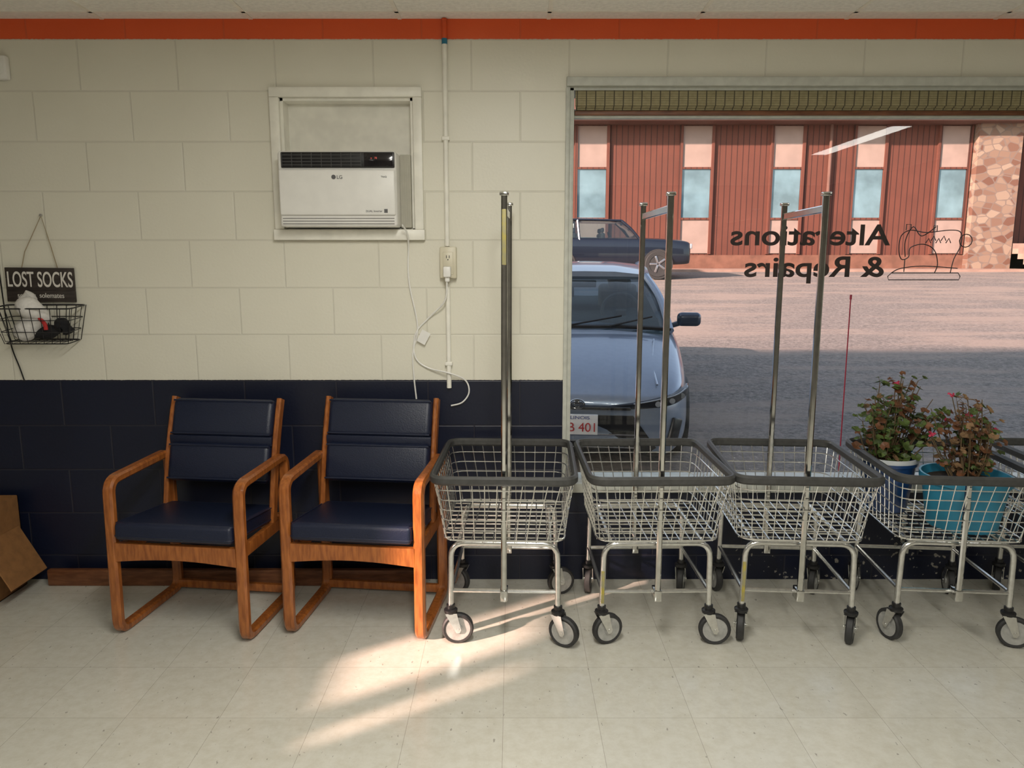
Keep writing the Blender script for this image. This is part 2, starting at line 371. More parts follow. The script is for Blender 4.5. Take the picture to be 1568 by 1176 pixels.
bm=bmesh.new(); sweep(bm,smooth_path([(0.02,-0.1,0.10),(0.045,-0.108,0.075),(0.05,-0.11,0.05)],4),0.008,8); finish(bm,'red_trim',M_sockr,wb)
bm=bmesh.new(); sweep(bm,smooth_path([(-2.215,WY-0.01,1.55),(-2.21,WY-0.008,1.40),(-2.20,WY-0.012,1.20),(-2.19,WY-0.01,1.08),(-2.165,WY-0.01,0.99),(-2.15,WY-0.01,0.93)],6),0.003,6); finish(bm,'black_wall_cable',M_black)
# ------------------------------------------------------------------ window
wd=empty('window_1',(0,WY,0))
bm=bmesh.new()
box(bm,(WX0-0.012,-0.03,WZ1),(WX1+0.03,0.0,WZ1+0.035),0.003)
box(bm,(WX0-0.012,-0.012,WZ1+0.02),(WX1+0.03,0.0,WZ1+0.04),0.002)
box(bm,(WX0,0.0,WZ0),(WX0+0.022,0.16,WZ1),0.003); box(bm,(WX1-0.022,0.0,WZ0),(WX1,0.16,WZ1),0.003)
box(bm,(WX0-0.014,-0.012,WZ0),(WX0+0.004,0.0,WZ1),0.003)
box(bm,(WX0,0.0,WZ1-0.012),(WX1,0.16,WZ1)); box(bm,(WX0+0.022,0.04,2.05),(WX1-0.022,0.08,2.085),0.003)
box(bm,(WX0-0.02,-0.03,WZ0-0.03),(WX1+0.02,0.0,WZ0+0.012),0.003); box(bm,(WX0,0.0,WZ0),(WX1,0.16,WZ0+0.012),0.003)
finish(bm,'frame',M_alu,wd)
gm,nt,b=new_mat('window_glass'); nt.nodes.remove(b)
tr=nt.nodes.new('ShaderNodeBsdfTransparent'); tr.inputs[0].default_value=(0.95,0.97,0.96,1)
gl=nt.nodes.new('ShaderNodeBsdfGlossy'); gl.inputs['Roughness'].default_value=0.015; gl.inputs['Color'].default_value=(1,1,1,1)
fz=nt.nodes.new('ShaderNodeFresnel'); fz.inputs['IOR'].default_value=1.40
ms=nt.nodes.new('ShaderNodeMixShader'); L(nt,fz.outputs[0],ms.inputs[0]); L(nt,tr.outputs[0],ms.inputs[1]); L(nt,gl.outputs[0],ms.inputs[2]); L(nt,ms.outputs[0],nt.nodes['Material Output'].inputs[0])
bm=bmesh.new(); vs=[bm.verts.new(p) for p in ((WX0+0.02,0.06,WZ0+0.01),(WX1-0.02,0.06,WZ0+0.01),(WX1-0.02,0.06,2.055),(WX0+0.02,0.06,2.055))]; bm.faces.new(vs)
finish(bm,'glass_pane',gm,wd,smooth=False)
R=(math.pi/2,0,math.pi)
text('decal_line_1','Alterations',0.125,(1.652,0.066,1.522),R,M_decal,wd,width=0.700,bold=0.0022,extrude=0.0005)
text('decal_line_2','& Repairs',0.125,(1.640,0.066,1.385),R,M_decal,wd,width=0.615,bold=0.0022,extrude=0.0005)
bm=bmesh.new()
def ol(pts,r=0.0022,cyc=False): sweep(bm,[(p[0]+0.012,0.066,p[1]) for p in pts],r,5,cyc)
ol([(1.65,1.37),(1.96,1.37),(1.965,1.385),(1.955,1.40),(1.66,1.40),(1.645,1.385)],cyc=True)
ol([(p.x,p.y) for p in smooth_path([(1.66,1.40,0),(1.70,1.42,0),(1.80,1.43,0),(1.95,1.42,0)],4)])
ol([(p.x,p.y) for p in smooth_path([(1.92,1.40,0),(1.93,1.46,0),(1.955,1.52,0),(1.95,1.575,0),(1.90,1.585,0),(1.80,1.575,0),(1.73,1.585,0),(1.69,1.56,0),(1.685,1.50,0),(1.70,1.46,0),(1.73,1.47,0),(1.735,1.51,0),(1.79,1.525,0),(1.84,1.50,0),(1.86,1.44,0),(1.85,1.40,0)],5)])
ol([(1.975+0.028*math.cos(a/12*6.283),1.54+0.028*math.sin(a/12*6.283)) for a in range(12)],cyc=True)
ol([(1.715,1.46),(1.715,1.405)]); ol([(1.71,1.585),(1.71,1.61),(1.73,1.61),(1.73,1.585)]); ol([(1.83,1.58),(1.83,1.605),(1.845,1.605),(1.845,1.58)])
ol([(p.x,p.y) for p in smooth_path([(1.84,1.60,0),(1.78,1.56,0),(1.74,1.60,0),(1.71,1.54,0),(1.715,1.47,0)],5)])
for k in range(5): ol([(1.80+k*0.022,1.53+0.01*(k%2)),(1.812+k*0.022,1.55+0.01*(k%2)),(1.822+k*0.022,1.53+0.01*(k%2))])
finish(bm,'decal_sewing_machine',M_decal,wd)
ms_,nt,b=new_mat('woven_bamboo')
g=nt.nodes.new('ShaderNodeNewGeometry'); s=nt.nodes.new('ShaderNodeSeparateXYZ'); L(nt,g.outputs['Position'],s.inputs[0])
w1=math_node(nt,'FRACT',math_node(nt,'MULTIPLY',s.outputs['X'],26)); w1=math_node(nt,'LESS_THAN',w1,0.12)
w2=math_node(nt,'FRACT',math_node(nt,'MULTIPLY',s.outputs['Z'],110)); w2=math_node(nt,'LESS_THAN',w2,0.35)
n=nt.nodes.new('ShaderNodeTexNoise'); n.inputs['Scale'].default_value=60; L(nt,g.outputs['Position'],n.inputs['Vector'])
c=mix_node(nt,n.outputs['Fac'],(0.24,0.20,0.10),(0.40,0.35,0.20))
c=mix_node(nt,math_node(nt,'MULTIPLY',w2,0.5),c,(0.10,0.085,0.04)); c=mix_node(nt,w1,c,(0.07,0.06,0.035))
L(nt,c,b.inputs['Base Color']); b.inputs['Roughness'].default_value=0.7
sh=empty('rolled_bamboo_shade',(0,WY,0))
bm=bmesh.new()
for k,(y0,z0,z1) in enumerate(((-0.002,2.09,2.152),(0.008,2.085,2.15),(0.018,2.078,2.15))):
    box(bm,(WX0+0.026+0.002*k,y0,z0),(WX1-0.03,y0+0.009,z1),0.003)
finish(bm,'slats',ms_,sh)
bm=bmesh.new(); box(bm,(WX0+0.026,0.028,2.058),(WX1-0.03,0.036,2.078),0.003); finish(bm,'bottom_rail',M_base,sh)
# ------------------------------------------------------------------ chairs
def chair(loc,rz):
    e=empty('waiting_room_chair',loc,(0,0,rz))
    bm=bmesh.new()
    for sx in (-1,1):
        x=sx*0.262
        loop=fillet([(x,-0.228,0.018),(x,-0.215,0.622),(x,0.19,0.636),(x,0.195,0.018)],0.05,6,True)
        sweep(bm,loop,1.0,cyc=True,prof=rectprof(0.042,0.034,0.008),ref=(1,0,0))
        sweep(bm,smooth_path([(sx*0.238,0.10,0.33),(sx*0.238,0.125,0.45),(sx*0.238,0.155,0.60),(sx*0.238,0.20,0.75),(sx*0.238,0.245,0.868)],5),1.0,prof=rectprof(0.022,0.045,0.006),ref=(1,0,0))
        box(bm,(sx*0.24-0.012,-0.21,0.32),(sx*0.24+0.012,0.19,0.37),0.004)
    for (y0,y1) in ((-0.236,-0.212),(0.165,0.187)):
        N=12; tv=[];
        for yy in (y0,y1):
            top=[bm.verts.new((-0.245+0.49*k/N,yy,0.382)) for k in range(N+1)]
            bot=[bm.verts.new((-0.245+0.49*k/N,yy,0.308+0.016*math.sin(math.pi*k/N))) for k in range(N+1)]
            tv.append((top,bot))
            for k in range(N): bm.faces.new((top[k],top[k+1],bot[k+1],bot[k]))
        for k in range(N):
            bm.faces.new((tv[0][0][k],tv[0][0][k+1],tv[1][0][k+1],tv[1][0][k])); bm.faces.new((tv[0][1][k],tv[0][1][k+1],tv[1][1][k+1],tv[1][1][k]))
        for q in (0,N): bm.faces.new((tv[0][0][q],tv[1][0][q],tv[1][1][q],tv[0][1][q]))
    box(bm,(-0.25,0.17,0.02),(0.25,0.195,0.055),0.004)
    finish(bm,'oak_frame',M_oak,e)
    bm=bmesh.new()
    M2=Matrix.Translation((0,-0.05,0.415))@Matrix.Rotation(math.radians(-5.5),4,'X')
    box(bm,(-0.238,-0.197,-0.036),(0.238,0.19,0.036),0.018,4,0,M2)
    for z in (-0.018,0.03): 
        sweep(bm,[M2@V(p) for p in fillet([(-0.238,-0.196+max(0,z)*0.3,z),(0.238,-0.196+max(0,z)*0.3,z),(0.238,0.19,z),(-0.238,0.19,z)],0.02,3,True)],0.003,6,True)
    finish(bm,'seat',M_vinyl,e,angle=60)
    for nm,z0,y0,h,tl in (('backrest_lower',0.606,0.150,0.165,-15),('backrest_upper',0.787,0.206,0.165,-18)):
        bm=bmesh.new()
        M2=Matrix.Translation((0,y0,z0))@Matrix.Rotation(math.radians(tl),4,'X')
        box(bm,(-0.226,-0.032,-h/2),(0.226,0.025,h/2),0.024,4,0,M2)
        for z in (-h/2+0.012,h/2-0.012): sweep(bm,[M2@V((-0.222,-0.03,z)),M2@V((0.222,-0.03,z))],0.004,6)
        finish(bm,nm,M_vinyl,e,angle=60)
    bm=bmesh.new(); box(bm,(-0.228,0.155,0.68),(0.228,0.185,0.72),0.004); finish(bm,'back_rail',M_vinyl,e)
    return e
chair((-1.258,2.952,0),math.radians(-7))
chair((-0.586,2.952,0),math.radians(-6.5))
# ------------------------------------------------------------------ cardboard box
cb=empty('cardboard_box',(-2.42,3.10,0))
bm=bmesh.new()
T=0.004
X0,X1,Y0,Y1,H=-0.22,0.21,-0.13,0.13,0.42
box(bm,(X0,Y0,0),(X1,Y1,T)); box(bm,(X0,Y0,0),(X0+T,Y1,H)); box(bm,(X1-T,Y0,0),(X1,Y1,H)); box(bm,(X0,Y0,0),(X1,Y0+T,H-0.14)); box(bm,(X0,Y1-T,0),(X1,Y1,H))
def flap(p,q,out,drop):
    p=V(p);q=V(q);o=V(out)
    a=[p,q,q+o,p+o]; vs=[bm.verts.new(v) for v in a]+[bm.verts.new(v+V((0.003,0.002,0.004))) for v in a]
    for f in ((0,1,2,3),(7,6,5,4),(0,4,5,1),(1,5,6,2),(2,6,7,3),(3,7,4,0)): bm.faces.new([vs[i] for i in f])
flap((X0,Y0,0.28),(X1,Y0,0.28),(0.03,-0.05,-0.25),0)
flap((X1,Y0,0.28),(X1,Y1-0.02,0.28),(0.12,-0.02,-0.19),0)
finish(bm,'panels',M_card,cb,smooth=False)
# ------------------------------------------------------------------ laundry carts
def rrect(hx,hy,z,r=0.06,n=4,yo=0):
    return fillet([(-hx,-hy+yo,z),(hx,-hy+yo,z),(hx,hy+yo,z),(-hx,hy+yo,z)],r,n,True)
def resample(pts,n):
    P=pts+[pts[0]]; d=[0]
    for i in range(len(P)-1): d.append(d[-1]+(P[i+1]-P[i]).length)
    out=[];j=0
    for k in range(n):
        t=d[-1]*k/n
        while d[j+1]<t: j+=1
        f=(t-d[j])/max(1e-9,(d[j+1]-d[j])); out.append(P[j].lerp(P[j+1],f))
    return out
def cart(loc,rz,poles=True,angs=(20,200,70,110),lean=0.0,tape=None):
    e=empty('laundry_cart',loc,(0,0,rz))
    ZT,ZB=0.67,0.425
    bm=bmesh.new(); sweep(bm,rrect(0.262,0.295,ZT,0.06,6),1.0,cyc=True,prof=rectprof(0.034,0.022,0.008),ref=(0,0,1)); finish(bm,'rubber_rim',M_rim,e)
    bm=bmesh.new()
    nr=6
    def ringat(t):
        tt=t**0.8
        return rrect(0.262+(0.228-0.262)*tt,0.295+(0.242-0.295)*tt,ZT+(ZB-ZT)*t,0.06,4)
    for i in range(1,nr+1):
        t=i/nr; sweep(bm,ringat(t),0.0024 if i<nr else 0.004,6,True)
    top=resample(ringat(0),46); mid=resample(ringat(0.5),46); bot=resample(ringat(1),46)
    for a,b_,c_ in zip(top,mid,bot): sweep(bm,[a,b_,c_],0.0022,5)
    k=-0.20
    while k<=0.201:
        sweep(bm,[(k,-0.242,ZB),(k,0.242,ZB)],0.0026,5); k+=0.04
    k=-0.20
    while k<=0.201:
        sweep(bm,[(-0.228,k,ZB-0.004),(0.228,k,ZB-0.004)],0.003,5); k+=0.05
    finish(bm,'wire_basket',M_zinc,e)
    bm=bmesh.new()
    for y in (-0.215,0.225):
        sweep(bm,fillet([(-0.205,y,0.135),(-0.20,y,0.405),(0.20,y,0.405),(0.205,y,0.135)],0.055,6),0.0112,10)
        sweep(bm,[(-0.203,y,0.215),(0.203,y,0.215)],0.008,8)
    for x in (-0.203,0.203):
        sweep(bm,[(x,-0.215,0.215),(x,0.225,0.215)],0.008,8)
        sweep(bm,[(x*0.85,-0.215,0.405),(x*0.85,0.225,0.405)],0.008,8)
    finish(bm,'tube_frame',M_zinc,e)
    bm=bmesh.new()
    sq=rectprof(0.021,0.021,0.005)
    if poles:
        sweep(bm,[(0.0,-0.247,0.20),(lean,-0.247,1.685)],1.0,prof=sq,ref=(1,0,0)); sweep(bm,[(0,0.252,0.20),(lean*0.6,0.252,1.675)],1.0,prof=sq,ref=(1,0,0))
        sweep(bm,[(lean,-0.245,1.632),(lean*0.6,0.25,1.632)],1.0,prof=rectprof(0.012,0.026,0.003),ref=(1,0,0))
        for yy,xx in ((-0.247,lean),(0.252,lean*0.6)):
            box(bm,(xx-0.016,yy-0.014,1.675),(xx+0.016,yy+0.014,1.688),0.003)
    else:
        sweep(bm,[(0.0,-0.247,0.20),(0,-0.247,0.655)],1.0,prof=sq,ref=(1,0,0)); sweep(bm,[(0,0.252,0.20),(0,0.252,0.655)],1.0,prof=sq,ref=(1,0,0))
    for y,yb in ((-0.247,-0.215),(0.252,0.225)): box(bm,(-0.014,min(y,yb)-0.012,0.19),(0.014,max(y,yb)+0.012,0.235),0.003)
    finish(bm,'hanging_poles' if poles else 'short_posts',M_chrome,e)
    if tape:
        bm=bmesh.new()
        for (x,y,z0,z1,hw) in tape: box(bm,(x-hw,y-0.0125,z0),(x+hw,y,z1),0.002)
        finish(bm,'yellow_label',M_yel,e)
    bt=bmesh.new(); bh=bmesh.new(); bf=bmesh.new(); bk=bmesh.new()
    for (x,y),a in zip(((-0.205,-0.215),(0.205,-0.215),(-0.205,0.225),(0.205,0.225)),angs):
        M0=Matrix.Translation((x,y,0))@Matrix.Rotation(math.radians(a),4,'Z')
        tr_=0.026
        MW=M0@Matrix.Translation((tr_,0,0.0605))@Matrix.Rotation(math.pi/2,4,'X')
        lathe(bt,[(0.047,-0.013),(0.055,-0.0145),(0.0605,-0.009),(0.0605,0.009),(0.055,0.0145),(0.047,0.013)],28,MW,closed=True)
        lathe(bh,[(0.0475,-0.012),(0.0475,0.012)],28,MW)
        lathe(bh,[(0.018,-0.0165),(0.018,0.0165)],16,MW)
        lathe(bf,[(0.007,-0.024),(0.007,0.024)],10,MW)
        for s_ in (-1,1):
            pts=[(-0.022,0.128),(0.022,0.128),(tr_+0.012,0.06),(tr_+0.006,0.048),(tr_-0.006,0.048),(tr_-0.012,0.06)]
            va=[bf.verts.new(M0@V((p[0],s_*0.0195,p[1]))) for p in pts]; vb=[bf.verts.new(M0@V((p[0],s_*0.0225,p[1]))) for p in pts]
            bf.faces.new(va); bf.faces.new(vb[::-1])
            for i in range(6): bf.faces.new((va[i],va[(i+1)%6],vb[(i+1)%6],vb[i]))
        lathe(bk,[(0.024,0.126),(0.026,0.131),(0.026,0.138),(0.018,0.143)],20,M0)
        lathe(bk,[(0.016,0.143),(0.0165,0.158)],14,M0)
    finish(bt,'caster_tires',M_tire,e); finish(bh,'caster_hubs',M_hub,e); finish(bf,'caster_forks',M_zinc,e); finish(bk,'caster_swivels',M_black,e)
    return e
cart((-0.022,2.905,0),math.radians(-2.0),True,(8,-28,150,20),0.004,[(0.0035,-0.247,1.44,1.63,0.0075)])
cart((0.543,2.905,0),math.radians(1),True,(20,-5,80,70),0.0,[(-0.2035,-0.215,0.17,0.30,0.006)])
cart((1.100,2.905,0),math.radians(-4),True,(75,65,100,60),-0.0,[(-0.2035,-0.215,0.17,0.33,0.006)])
c4=cart((1.70,2.905,0),math.radians(-5),False,(110,-15,60,80))
cart((2.34,2.905,0),math.radians(-4),False,(60,30,60,80))
# ------------------------------------------------------------------ potted plants
def plant(name,loc,potm,rt,rb,h,fol_h,fol_r,nst,mats,weights,seed,flowers=0,lr=(0.014,0.028),bias=(0,0),rim=None):
    rnd=random.Random(seed)
    e=empty(name,loc)
    bm=bmesh.new()
    lathe(bm,[(rb*0.2,0.0),(rb,0.0),(rt*0.98,h*0.86),(rt*1.04,h*0.87),(rt*1.05,h),(rt*1.0,h),(rt*0.96,h*0.88),(rb*0.9,0.02),(rb*0.2,0.02)],36)
    finish(bm,'pot',potm,e)
    if rim:
        bm=bmesh.new(); lathe(bm,[(rt*1.055,h*0.93),(rt*1.07,h*0.97),(rt*1.055,h*1.01),(rt*1.0,h*1.01),(rt*1.0,h*0.95)],36,closed=True); finish(bm,'pot_rim',rim,e)
    bm=bmesh.new(); lathe(bm,[(0.005,h*0.86),(rt*0.93,h*0.85),(rt*0.93,h*0.8)],24); finish(bm,'soil',M_soil,e)
    bs=bmesh.new(); bl=bmesh.new()
    def leaf(p,r,mi,nd):
        nrm=nd.normalized(); a=nrm.orthogonal().normalized(); b2=nrm.cross(a); ph=rnd.random()*6.28
        c=bl.verts.new(p-nrm*r*0.25); ring=[]
        for k in range(10):
            t=2*math.pi*k/10+ph; rr_=r*(1.0 if k%2 else 0.86)*(0.35 if k==0 else 1)
            ring.append(bl.verts.new(p+(a*math.cos(t)+b2*math.sin(t))*rr_+nrm*rnd.uniform(-0.12,0.12)*r))
        for k in range(10):
            f=bl.faces.new((c,ring[k],ring[(k+1)%10])); f.material_index=mi
    for i in range(nst):
        az=rnd.random()*6.283; rad=fol_r*math.sqrt(rnd.random()); hh=fol_h*(1-0.4*(rad/fol_r)**2)*rnd.uniform(0.55,1.0)
        b0=V((math.cos(az)*rad*0.35,math.sin(az)*rad*0.35,h*0.85)); tp=V((math.cos(az)*rad+bias[0]*hh/fol_h,math.sin(az)*rad+bias[1],h*0.86+hh))
        md=(b0+tp)/2+V((rnd.uniform(-1,1),rnd.uniform(-1,1),0))*0.02
        path=smooth_path([b0,md,tp],5); sweep(bs,path,[0.0035-0.002*k/len(path) for k in range(len(path))],5)
        for j in range(rnd.randint(8,13)):
            q=path[rnd.randint(len(path)//4,len(path)-1)]
            d=V((rnd.uniform(-1,1),rnd.uniform(-1,1),rnd.uniform(-0.2,0.9))); q2=q+d.normalized()*rnd.uniform(0.012,0.045)
            sweep(bs,[q,q2],0.0009,4)
            t=rnd.random(); mi=0; acc=0
            for ii,wt in enumerate(weights):
                acc+=wt
                if t<acc: mi=ii; break
            leaf(q2,rnd.uniform(*lr),mi,V((d.x*0.6+rnd.uniform(-.5,.5),d.y*0.6-0.4,0.5+rnd.random())))
        if rnd.random()<flowers:
            for j in range(7): leaf(tp+V((rnd.uniform(-1,1),rnd.uniform(-1,1),rnd.uniform(0,1)))*0.011,0.006,3,V((rnd.uniform(-1,1),-1,rnd.random())))
    finish(bs,'stems',M_stem,e); finish(bl,'leaves',mats,e,smooth=False)
    return e
PM=[M_leafg,M_leafr,M_leafd,M_flower]
plant('potted_geranium',(1.572,3.05,0.428),M_potb,0.112,0.085,0.225,0.41,0.16,38,PM,(0.66,0.27,0.07),3,0.08,lr=(0.011,0.024),bias=(0.04,-0.03),rim=M_potr)
plant('potted_geranium',(1.775,2.84,0.428),M_pott,0.155,0.125,0.205,0.37,0.15,32,PM,(0.26,0.42,0.32),11,0.3,lr=(0.009,0.020),bias=(-0.03,0.02))
# ------------------------------------------------------------------ ceiling fluorescent fixture and added fill fixtures
M_fix=mat('fixture_enamel',(0.8,0.8,0.78),0.4,var=0.02)
def fixture(x,y,power,lx=0.2,ly=1.45):
    e=empty('fluorescent_or_fill_fixture',(x,y,CEIL))
    bm=bmesh.new(); box(bm,(-lx/2-0.02,-ly/2-0.02,-0.05),(lx/2+0.02,ly/2+0.02,-0.0035),0.006); finish(bm,'housing',M_fix,e)
    ld=bpy.data.lights.new('tube_or_fill_light','AREA'); ld.shape='RECTANGLE'; ld.size=lx; ld.size_y=ly; ld.energy=power; ld.color=(1.0,0.97,0.90)
    lo=bpy.data.objects.new('tube_or_fill_light',ld); bpy.context.collection.objects.link(lo); lo.parent=e; lo.location=(0,0,-0.056)
fixture(2.72,0.5,12,0.14); fixture(-0.05,1.10,42,0.2,1.2); fixture(0.30,-0.9,58); fixture(-2.3,-1.6,8)  # first shows reflected in the glass; other three are added, unseen room fill
# ------------------------------------------------------------------ outside
def gz(y):
    P=[(3.4,-0.36),(5.7,-0.2),(22,0.965),(24.4,1.07),(60,1.3)]
    for (a,b_),(c_,d) in zip(P,P[1:]):
        if y<=c_: return b_+(d-b_)*(y-a)/(c_-a)
    return 1.3
M_asph,nt,b=new_mat('asphalt')
g=nt.nodes.new('ShaderNodeNewGeometry')
n=nt.nodes.new('ShaderNodeTexNoise'); n.inputs['Scale'].default_value=16; n.inputs['Detail'].default_value=10; n.inputs['Roughness'].default_value=0.9; L(nt,g.outputs['Position'],n.inputs['Vector'])
n2=nt.nodes.new('ShaderNodeTexNoise'); n2.inputs['Scale'].default_value=0.6; n2.inputs['Detail'].default_value=8; n2.inputs['Roughness'].default_value=0.65
mp=nt.nodes.new('ShaderNodeMapping'); mp.inputs['Scale'].default_value=(0.4,1.8,1); L(nt,g.outputs['Position'],mp.inputs[0]); L(nt,mp.outputs[0],n2.inputs['Vector'])
r=nt.nodes.new('ShaderNodeValToRGB'); r.color_ramp.elements[0].position=0.42; r.color_ramp.elements[1].position=0.58
r.color_ramp.elements[0].color=(0.085,0.077,0.070,1); r.color_ramp.elements[1].color=(0.28,0.245,0.22,1); L(nt,n.outputs['Fac'],r.inputs[0])
r2=nt.nodes.new('ShaderNodeValToRGB'); r2.color_ramp.elements[0].position=0.46; r2.color_ramp.elements[1].position=0.58
r2.color_ramp.elements[0].color=(0,0,0,1); r2.color_ramp.elements[1].color=(0.7,0.7,0.7,1); L(nt,n2.outputs['Fac'],r2.inputs[0])
L(nt,mix_node(nt,r2.outputs[0],r.outputs[0],(0.30,0.24,0.20)),b.inputs['Base Color']); b.inputs['Roughness'].default_value=0.9
bm=bmesh.new()
ys=[3.48,4.5,5.7,8,12,16,22,24.4]
rows=[[bm.verts.new((xx,yy,gz(yy))) for xx in (-40,-10,0,10,25,60)] for yy in ys]
for i in range(len(rows)-1):
    for j in range(5): bm.faces.new((rows[i][j],rows[i][j+1],rows[i+1][j+1],rows[i+1][j]))
finish(bm,'ground_street',M_asph,smooth=False)
M_conc=mat('sidewalk_concrete',(0.30,0.20,0.16),0.85,var=0.12,scale=3)
bm=bmesh.new(); box(bm,(-40,24.4,-0.5),(60,45,1.15)); finish(bm,'ground_sidewalk',M_conc,smooth=False)
bm=bmesh.new(); box(bm,(-60,-60,-0.6),(80,60,-0.5)); finish(bm,'ground_terrain',M_asph,smooth=False)
M_side,nt,b=new_mat('red_siding')
g=nt.nodes.new('ShaderNodeNewGeometry'); s=nt.nodes.new('ShaderNodeSeparateXYZ'); L(nt,g.outputs['Position'],s.inputs[0])
fr_=math_node(nt,'FRACT',math_node(nt,'MULTIPLY',s.outputs['X'],5.0)); gr=math_node(nt,'LESS_THAN',fr_,0.16)
n=nt.nodes.new('ShaderNodeTexNoise'); n.inputs['Scale'].default_value=1.5; n.inputs['Detail'].default_value=5; L(nt,g.outputs['Position'],n.inputs['Vector'])
c=mix_node(nt,n.outputs['Fac'],(0.085,0.027,0.017),(0.145,0.047,0.030)); c=mix_node(nt,gr,c,(0.043,0.013,0.009))
L(nt,c,b.inputs['Base Color']); b.inputs['Roughness'].default_value=0.8
M_stone,nt,b=new_mat('fieldstone')
tc=nt.nodes.new('ShaderNodeNewGeometry'); mp=nt.nodes.new('ShaderNodeMapping'); mp.inputs['Scale'].default_value=(1,1,1.5); L(nt,tc.outputs['Position'],mp.inputs[0])
vo=nt.nodes.new('ShaderNodeTexVoronoi'); vo.inputs['Scale'].default_value=3.0; L(nt,mp.outputs[0],vo.inputs['Vector'])
vo2=nt.nodes.new('ShaderNodeTexVoronoi'); vo2.feature='DISTANCE_TO_EDGE'; vo2.inputs['Scale'].default_value=3.0; L(nt,mp.outputs[0],vo2.inputs['Vector'])
sx=nt.nodes.new('ShaderNodeSeparateColor'); L(nt,vo.outputs['Color'],sx.inputs[0])
c=mix_node(nt,sx.outputs[0],(0.13,0.06,0.04),(0.29,0.22,0.165)); c=mix_node(nt,math_node(nt,'LESS_THAN',vo2.outputs['Distance'],0.05),c,(0.17,0.13,0.11))
L(nt,c,b.inputs['Base Color']); b.inputs['Roughness'].default_value=0.9
M_panel=mat('beige_panel',(0.29,0.22,0.19),0.7,var=0.08,scale=2)
M_bwin=mat('building_glass',(0.13,0.22,0.26),0.05,var=0.3,scale=1,spec=0.8)
M_fasc=mat('fascia_brown',(0.12,0.06,0.045),0.7,var=0.1,scale=2)
bd=empty('building_across_street',(0,27,0))
bm=bmesh.new(); box(bm,(-22,0,1.12),(15.95,8,6.1)); box(bm,(17.5,0.8,1.12),(34,8,6.1)); finish(bm,'siding',M_side,bd,smooth=False)
bm=bmesh.new(); box(bm,(-22,-0.05,1.12),(16,0.0,1.62)); finish(bm,'plinth',mat('plinth_brown',(0.16,0.075,0.05),0.85,var=0.2,scale=3),bd,smooth=False)
bm=bmesh.new(); box(bm,(15.95,-0.35,1.12),(17.45,1.5,6.1)); finish(bm,'stone_pier',M_stone,bd,smooth=False)
bm=bmesh.new(); box(bm,(-23,-1.0,6.12),(35,8.5,6.75)); box(bm,(-23,-0.9,6.04),(35,0.2,6.12)); finish(bm,'roof_fascia',M_fasc,bd,smooth=False)
bp_=bmesh.new(); bw=bmesh.new(); bfm=bmesh.new()
for x0,x1 in ((-17.2,-16.1),(-13.4,-12.3),(-9.5,-8.4),(-5.6,-4.5),(-1.6,-0.5),(2.22,3.33),(5.86,6.96),(9.0,10.1),(11.85,12.95),(14.78,15.85),(19,20.1),(22.5,23.6)):
    yo=0.8 if x0>17 else 0
    box(bp_,(x0,yo-0.04,4.62),(x1,yo,6.0)); box(bp_,(x0,yo-0.04,1.68),(x1,yo,2.84))
    box(bw,(x0+0.06,yo-0.03,2.9),(x1-0.06,yo-0.01,4.56))
    for b4 in ((x0-0.05,x0+0.05),(x1-0.05,x1+0.05)): box(bfm,(b4[0],yo-0.09,1.65),(b4[1],yo-0.0,6.03))
    for z in (2.84,4.56): box(bfm,(x0,yo-0.08,z),(x1,yo,z+0.07))
finish(bp_,'window_panels',M_panel,bd,smooth=False); finish(bw,'window_glass',M_bwin,bd,smooth=False); finish(bfm,'window_casings',M_side,bd,smooth=False)
bm=bmesh.new()
for k in range(5): box(bm,(17.5,-1.6+0.32*k,1.12+0.0),(20.5,0.8,1.3+0.18*k))
finish(bm,'entry_steps',M_conc,bd,smooth=False)
bm=bmesh.new(); sweep(bm,[(11.0,-0.12,1.15),(11.0,-0.12,6.1)],0.06,8); sweep(bm,[(17.9,-1.6,2.2),(20,-1.6,2.2)],0.03,6); sweep(bm,[(18,-1.6,1.15),(18,-1.6,2.2)],0.03,6); finish(bm,'downspout_and_rail',M_fasc,bd)
# ---- vehicles
M_paint=mat('car_paint_blue_grey',(0.23,0.28,0.37),0.28,metal=0.35,coat=0.7,var=0.03)
M_paint2=mat('suv_paint_navy',(0.010,0.015,0.028),0.25,metal=0.2,coat=0.6,var=0.05)
M_lamp=mat('headlamp_lens',(0.45,0.48,0.52),0.12,metal=0.4,var=0.1)
M_lampd=mat('headlamp_dark',(0.03,0.033,0.04),0.10,metal=0.2,var=0.1)
M_plate=mat('licence_plate_white',(0.75,0.75,0.75),0.5,var=0.03)
M_ptext=mat('plate_red',(0.45,0.04,0.04),0.5,var=0.03)
M_rimm=mat('alloy',(0.4,0.4,0.42),0.3,metal=0.9,var=0.05)
M_cint=mat('car_interior',(0.10,0.10,0.10),0.8,var=0.1)
M_cglass,nt,b=new_mat('car_glass'); nt.nodes.remove(b)
tr=nt.nodes.new('ShaderNodeBsdfTransparent'); tr.inputs[0].default_value=(0.62,0.72,0.72,1)
gl=nt.nodes.new('ShaderNodeBsdfGlossy'); gl.inputs['Roughness'].default_value=0.02
lw=nt.nodes.new('ShaderNodeLayerWeight'); lw.inputs[0].default_value=0.25
ms=nt.nodes.new('ShaderNodeMixShader'); L(nt,math_node(nt,'ADD',math_node(nt,'MULTIPLY',lw.outputs['Fresnel'],0.8),0.08),ms.inputs[0]); L(nt,tr.outputs[0],ms.inputs[1]); L(nt,gl.outputs[0],ms.inputs[2]); L(nt,ms.outputs[0],nt.nodes['Material Output'].inputs[0])
